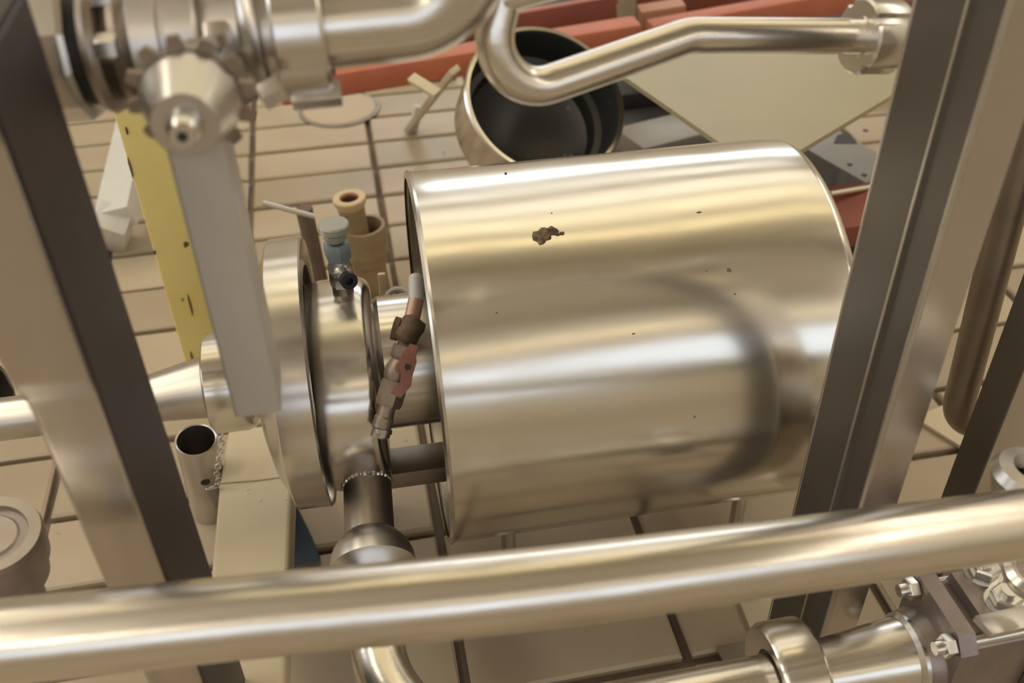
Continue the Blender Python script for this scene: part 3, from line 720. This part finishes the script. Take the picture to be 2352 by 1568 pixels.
pts = [P(500, 985, 1.205), P(506, 1003, 1.20), P(509, 1022, 1.198), P(506, 1040, 1.197), P(503, 1058, 1.197), P(500, 1076, 1.198), P(498, 1092, 1.20), P(503, 1106, 1.205), P(497, 1118, 1.205), P(484, 1120, 1.20), P(474, 1124, 1.20)]
for i in range(len(pts) - 1):
    a, b = pts[i], pts[i + 1]
    for s in (0, .5):
        p = a.lerp(b, s); q = a.lerp(b, s + .5); d, u, v = frame(q - p, (1, .3, 0) if (i * 2 + int(s * 2)) % 2 else (0, -1, .5))
        l2 = (q - p).length * .68; ring = [(p + q) / 2 + d * math.cos(t) * l2 + u * math.sin(t) * .0034 for t in [k * math.pi / 5 for k in range(11)]]
        obj('link', tube(ring, .0009, 6, cap=False), M['satin'], ch)
# T-handled rod
rb = Z(750, 712, 0); ry = rb.y; rzt = zat(698, 478, ry); rx = rb.x
tr = thing('t_handle_rod', rb, 'upright brown steel rod with thin cross bar, behind the clamp ring', 'rod')
rodt = V((tana(698, 478) * ry, ry, rzt))
obj('rod', lathe(rb, rodt - rb, solid([(0, .0135), ((rodt - rb).length - .001, .0135), ((rodt - rb).length, .0128)]), 28), mat('brown_rod', (.17, .13, .105), .5, .4, var=.2, vscale=30), tr)
dd_ = proj(rodt)[2]
obj('cross_bar', tube([P(604, 466, dd_ - .03), P(722, 497, dd_ - .018)], .0042, 16), M['satin'], tr)
# tan plastic fitting
tb_ = Z(848, 672, 0); 
tf = thing('plastic_pipe_fitting', tb_, 'tan plastic socket with collared tube inside, standing behind the pump casing', 'pipe fitting')
def zz(px, py): return zat(px, py, tb_.y)
def cen(px, py): return V((tana(px, py) * tb_.y, tb_.y, zz(px, py)))
s1, s2, s3 = cen(805, 452), cen(826, 553), cen(845, 640)
dt = (s1 - tb_).normalized(); k = proj(s2)[2]
L1, L2 = (s1 - tb_).length, (s2 - tb_).length + .028
off = V((.012, .002, 0))
obj('socket', lathe(tb_ + off, dt, [(0, .026), (L2 * .45, .026), (L2 * .48, .030), (L2 * .60, .031), (L2 * .62, .0355), (L2, .036), (L2, .030), (L2 * .5, .0295), (L2 * .45, 0)], 40), M['tan'], tf)
tu = obj('tube', lathe(tb_ - off * .2 + dt * .02, dt, [(.0, .0215), (L1 - .06, .0215), (L1 - .035, .0225)], 36), M['tan'], tf)
cl_ = obj('collar', lathe(tb_ - off * .2, dt, [(L1 - .018, .0220), (L1 - .010, .0265), (L1 - .002, .0275), (L1, .0262), (L1, .0165), (L1 - .002, .0155)], 44), M['cream_ring'], tf)
tag(cl_, 'pale cream collar')
obj('seal', lathe(tb_ - off * .2, dt, [(L1 - .001, .0168), (L1 - .004, .0150), (L1 - .006, .0142)], 36), M['redin'], tf)
obj('bore', lathe(tb_ - off * .2, dt, [(L1 - .005, .0145), (L1 - .04, .0140), (L1 - .04, 0)], 36), M['rust'], tf)
# pale yellow strip leg and a wire curl behind the neck
g0 = Z(884, 735, 0)
pls = tag(obj('angle_strip', bar(P(876, 628, 1.33), P(884, 722, 1.42), .010, .004, (0, -1, 0)), M['cream']), 'narrow pale yellow strip on the tiles behind the pump casing', 'strip')
cu = [Z(892 + 0, 690, .03)]
pts = []
c0 = P(914, 690, 1.30)
for k in range(15):
    a = math.radians(200 - k * 17); pts.append(P(914 + 26 * math.cos(a), 688 - 24 * math.sin(a), 1.33))
cw = tag(obj('cable_loop', tube(pts, .0042, 10), M['grey']), 'short curled grey cable on the floor beside the drum rim', 'cable')
cw2 = tag(obj('cable_end', tube([P(905, 712, 1.40), P(915, 690, 1.36), P(932, 683, 1.34)], .0042, 10), M['dark']), 'dark cable end under the curled grey cable', 'cable')

# drain cover
dc = Z(780, 252, 0)
dr = thing('drain_cover', dc, 'round pale drain cover set in the tiles below the red beam', 'drain cover')
obj('disc', lathe(dc + V((0, 0, .0005)), (0, 0, 1), solid([(0, .086), (.004, .086), (.006, .083), (.006, .07)]), 56), mat('drain_paint', (.50, .40, .29), .5), dr)
obj('ring', lathe(dc + V((0, 0, .0004)), (0, 0, 1), [(0, .094), (.003, .094), (.003, .087), (0, .087)], 56), M['dull'], dr)

# white leg left of the yellow leg
wl0 = Z(262, 575, 0)
wg = thing('white_frame_leg', wl0, 'short white square leg slanting down beside the dark left post', 'leg')
a0, a1 = P(318, 265, 1.98), P(266, 505, 1.76)
obj('tube', bar(a0, a1, .062, .045, (-.2, -.3, 1), .003), M['white'], wg)
f1 = Z(262, 556, .0)
obj('foot', bar(a1 + V((-.002, -.005, .008)), V((f1.x, f1.y, .004)), .056, .05, (0, -1, .3), .002), M['white'], wg)

# ================================================================== lower-left round fitting
lf = thing('floor_union', P(0, 1240, .82) - V((0, 0, .1)), 'round grey union nut at the left edge above the long foreground pipe', 'pipe fitting')
la = P(-22, 1232, .80); ldn = V((.10, -.10, 1)).normalized()
obj('nut', lathe(la - ldn * .055, ldn, solid([(-.1, .022), (-.01, .024), (0, .034), (.022, .036), (.024, .039), (.050, .040), (.054, .038)]), 10 * 4), M['cast'], lf)
obj('ring', lathe(la, ldn, [(-.002, .040), (.003, .0385), (.003, .029), (-.001, .028), (-.004, .026), (-.001, .022), (0.001, .020), (0.001, 0)], 48), M['dull'], lf)

# ================================================================== background
def zyp(px, py, y): return Yp(px, py, y)
# red angle beams
def beam(name, label, A, B, hgt, dep, lip, m=M['red']):
    A, B = V(A), V(B); t = thing(name, (A + B) / 2, label, 'beam')
    obj('flange', bar(A, B, dep, hgt, (0, 0, 1), .006), m, t)
    return t
yb_ = 2.05
r1 = thing('red_beam', Z(1100, 200, .15), 'red painted steel beam with rounded front edge, left part of the background', 'beam', None)
ra, rb_ = P(640, 206, 1.95), P(1466, 71, 2.02)
obj('front_rail', bar(ra, rb_, .06, .050, (0, 0, 1), .010), M['red'], r1)
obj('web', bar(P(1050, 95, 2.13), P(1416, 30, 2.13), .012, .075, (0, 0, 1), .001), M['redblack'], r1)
obj('top_lip', bar(P(1050, 56, 2.15), P(1418, -3, 2.15), .03, .012, (0, 0, 1), .002), M['red'], r1)
r2 = thing('red_beam', Z(1750, 100, .15), 'red painted steel beam in the background above the cream board', 'beam')
obj('front_rail', bar(P(1490, 78, 2.12), P(2120, -35, 2.22), .05, .052, (0, 0, 1), .010), M['red'], r2)
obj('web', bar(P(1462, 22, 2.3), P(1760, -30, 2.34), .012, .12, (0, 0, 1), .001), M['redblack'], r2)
obj('joint_plate', bar(P(1470, 60, 2.2), P(1570, 44, 2.2), .05, .08, (0, 0, 1), .001), mat('faded_red', (.42, .20, .12), .5), r2)
cp = thing('cream_upright', Z(1432, 60, 0), 'narrow cream upright standing behind the red beam', 'post')
cuy = 2.35
obj('bar', bar(V((tana(1434, 20) * cuy, cuy, .059)), V((tana(1434, 20) * cuy, cuy, .45)), .055, .03, (0, -1, 0), .003), M['cream'], cp)
obj('foot', boxm(V((tana(1434, 20) * cuy, cuy, .0625)), (.05, 0, 0), (0, .04, 0), (0, 0, .004), .001), M['cream'], cp)
# white crossed struts
ws = thing('crossed_struts', Z(960, 290, 0), 'two crossed cream steel struts under the red beam', 'strut')
obj('strut', bar(P(1045, 160, 1.86), Z(938, 300, .004) + V((0, 0, .002)), .022, .012, (.5, -1, .3), .001), M['cream'], ws)
obj('strut', bar(P(945, 178, 1.87), P(1006, 216, 1.84), .020, .010, (.5, -1, .3), .001), M['cream'], ws)
obj('foot', bar(Z(962, 243, .06), Z(948, 300, .003), .018, .018, (0, 0, 1), .001), M['white'], ws)
# dark machine base under beams
db = tag(obj('machine_base', boxm(Z(1520, 210, .0) + V((.27, .3, .03)), (.62, 0, 0), (0, .42, 0), (0, 0, .028), .004), M['dark']), 'low black machine base in the background under the red beams', 'machine base')
db2 = tag(obj('dark_slab', boxm(Z(880, 196, .0) + V((-.02, .06, .012)), (.20, 0, 0), (0, .07, 0), (0, 0, .010), .003), M['dark']), 'flat dark tray on the floor under the left red beam', 'slab')  # plain dark slab filling the dark strip under the beam
# vessel: stainless drum with dark inside
vA = P(1254, 232, 1.66); vdir = V((.18, -.60, .78)).normalized()
vs_ = thing('steel_bowl', V((vA.x, vA.y, 0)), 'round stainless vessel with black interior behind the drum shroud', 'vessel')
Rv = R(188, 1.66)
obj('outer_wall', lathe(vA, vdir, [(-.16, 0), (-.16, Rv * .60), (-.14, Rv * .85), (-.10, Rv * .98), (-.02, Rv * 1.01), (0, Rv * 1.03), (.004, Rv * 1.01), (.003, Rv * .965), (-.002, Rv * .955)], 96), M['steel'], vs_)
obj('lining', lathe(vA, vdir, [(-.002, Rv * .956), (-.01, Rv * .95), (-.07, Rv * .92), (-.075, Rv * .84), (-.10, Rv * .80), (-.13, Rv * .5), (-.14, 0)], 96), M['vessel'], vs_)
obj('stand', boxm(V((vA.x + .01, vA.y + .08, .065)), (.05, 0, 0), (0, .04, 0), (0, 0, .064), .002), M['dark'], vs_)
# cream panel
pz = .33
quad = [Z(1383, 140, pz), Z(1752, 396, pz), Z(2130, 170, pz), Z(1960, 62, pz), Z(1600, 84, pz)]
quad = [(q.x, q.y) for q in quad]
cpn = thing('cream_board', V((sum(q[0] for q in quad) / 5, sum(q[1] for q in quad) / 5, 0)), 'flat cream board with a corner pointing at the drum shroud', 'board')
obj('sheet', prism(quad, pz - .008, pz), M['panel'], cpn)
ctr = V((sum(q[0] for q in quad) / 5, sum(q[1] for q in quad) / 5, 0))
for c in (Z(1748, 362, pz), Z(2098, 186, pz)):
    c = V((c.x, c.y, 0)); obj('leg', bar(c + V((0, 0, .0325 if .5 < c.x < .96 and c.y > 1.4 else .001)), c + V((0, 0, pz - .008)), .025, .025, (0, 1, 0), .001), M['dark'], cpn)
# perforated grey bracket
pb_ = thing('perforated_bracket', Z(1930, 380, .1), 'grey perforated steel bracket right of the cream board corner', 'bracket')
c0 = Z(1925, 345, .14)
X_ = (Z(1985, 385, .14) - Z(1865, 318, .14)).normalized(); Y_ = V((0, 0, 1)).cross(X_)
obj('plate', prism([(-.11, -.045), (.16, -.045), (.16, .05), (-.11, .06)], -.004, 0, O=c0, X=X_, Y=Y_), M['grey'], pb_)
for (px, py, r_) in ((1988, 300, .0055), (1952, 378, .005), (1985, 402, .005)):
    obj('hole', lathe(Z(px, py, .1402), (0, 0, 1), solid([(0, r_), (.0006, r_)]), 14), M['dark'], pb_)
obj('hole', prism([(-.025, -.012), (.018, -.022), (.022, .026), (-.004, .018)], 0, .0006, O=Z(1937, 320, .1402)), M['dark'], pb_)
obj('leg', boxm(V((c0.x + .03, c0.y + .03, .084)), (.01, 0, 0), (0, .01, 0), (0, 0, .052), .001), M['grey'], pb_)
rodw = tag(obj('steel_rod', tube([P(1905, 446, 1.50), P(2010, 428, 1.55)], .0055, 14), M['steel']), 'thin bright rod between drum shroud and ribbed post', 'rod')
rx_ = tag(obj('red_bracket', boxm(P(1975, 490, 1.52), (.07, 0, 0), (0, .06, 0), (0, 0, .018), .003), M['redblack']), 'dark red bracket showing between drum shroud and ribbed post', 'bracket')
tag(obj('dark_slab', boxm((.765, 1.66, .017), (.265, 0, 0), (0, .32, 0), (0, 0, .015), .004), M['dark']), 'low black tray on the tiles under the cream board corner', 'slab')  # plain dark slab covering the tiles below the board
gb = tag(obj('grey_box', boxm(Z(1520, 320, .10), V((.075, .02, 0)), V((-.015, .05, 0)), (0, 0, .022), .008), M['grey']), 'small grey box on the machine base below the cream board', 'box')

# low plate at the post foot (right)
lp = tag(obj('base_plate', prism([(q.x, q.y) for q in (Z(1694, 1370, .004), Z(1745, 1500, .004), Z(1900, 1480, .004), Z(1860, 1330, .004))], .0005, .006), M['cream']), 'cream steel plate lying on the tiles before the ribbed post', 'plate')
cp2 = tag(obj('pale_tile', prism([(q.x, q.y) for q in (Z(2100, 960, .004), Z(2222, 1036, .004), Z(2330, 1010, .004), Z(2240, 900, .004))], .0005, .006), M['cream']), 'pale yellowish tile between the two right posts', 'plate')  # thin pale sheet laid over the floor for one yellowish tile
for o in (po, po2, po3): o['group'] = 'stainless square posts'
for o in (r1, r2): o['group'] = 'red background beams'
bpy.context.view_layer.update()
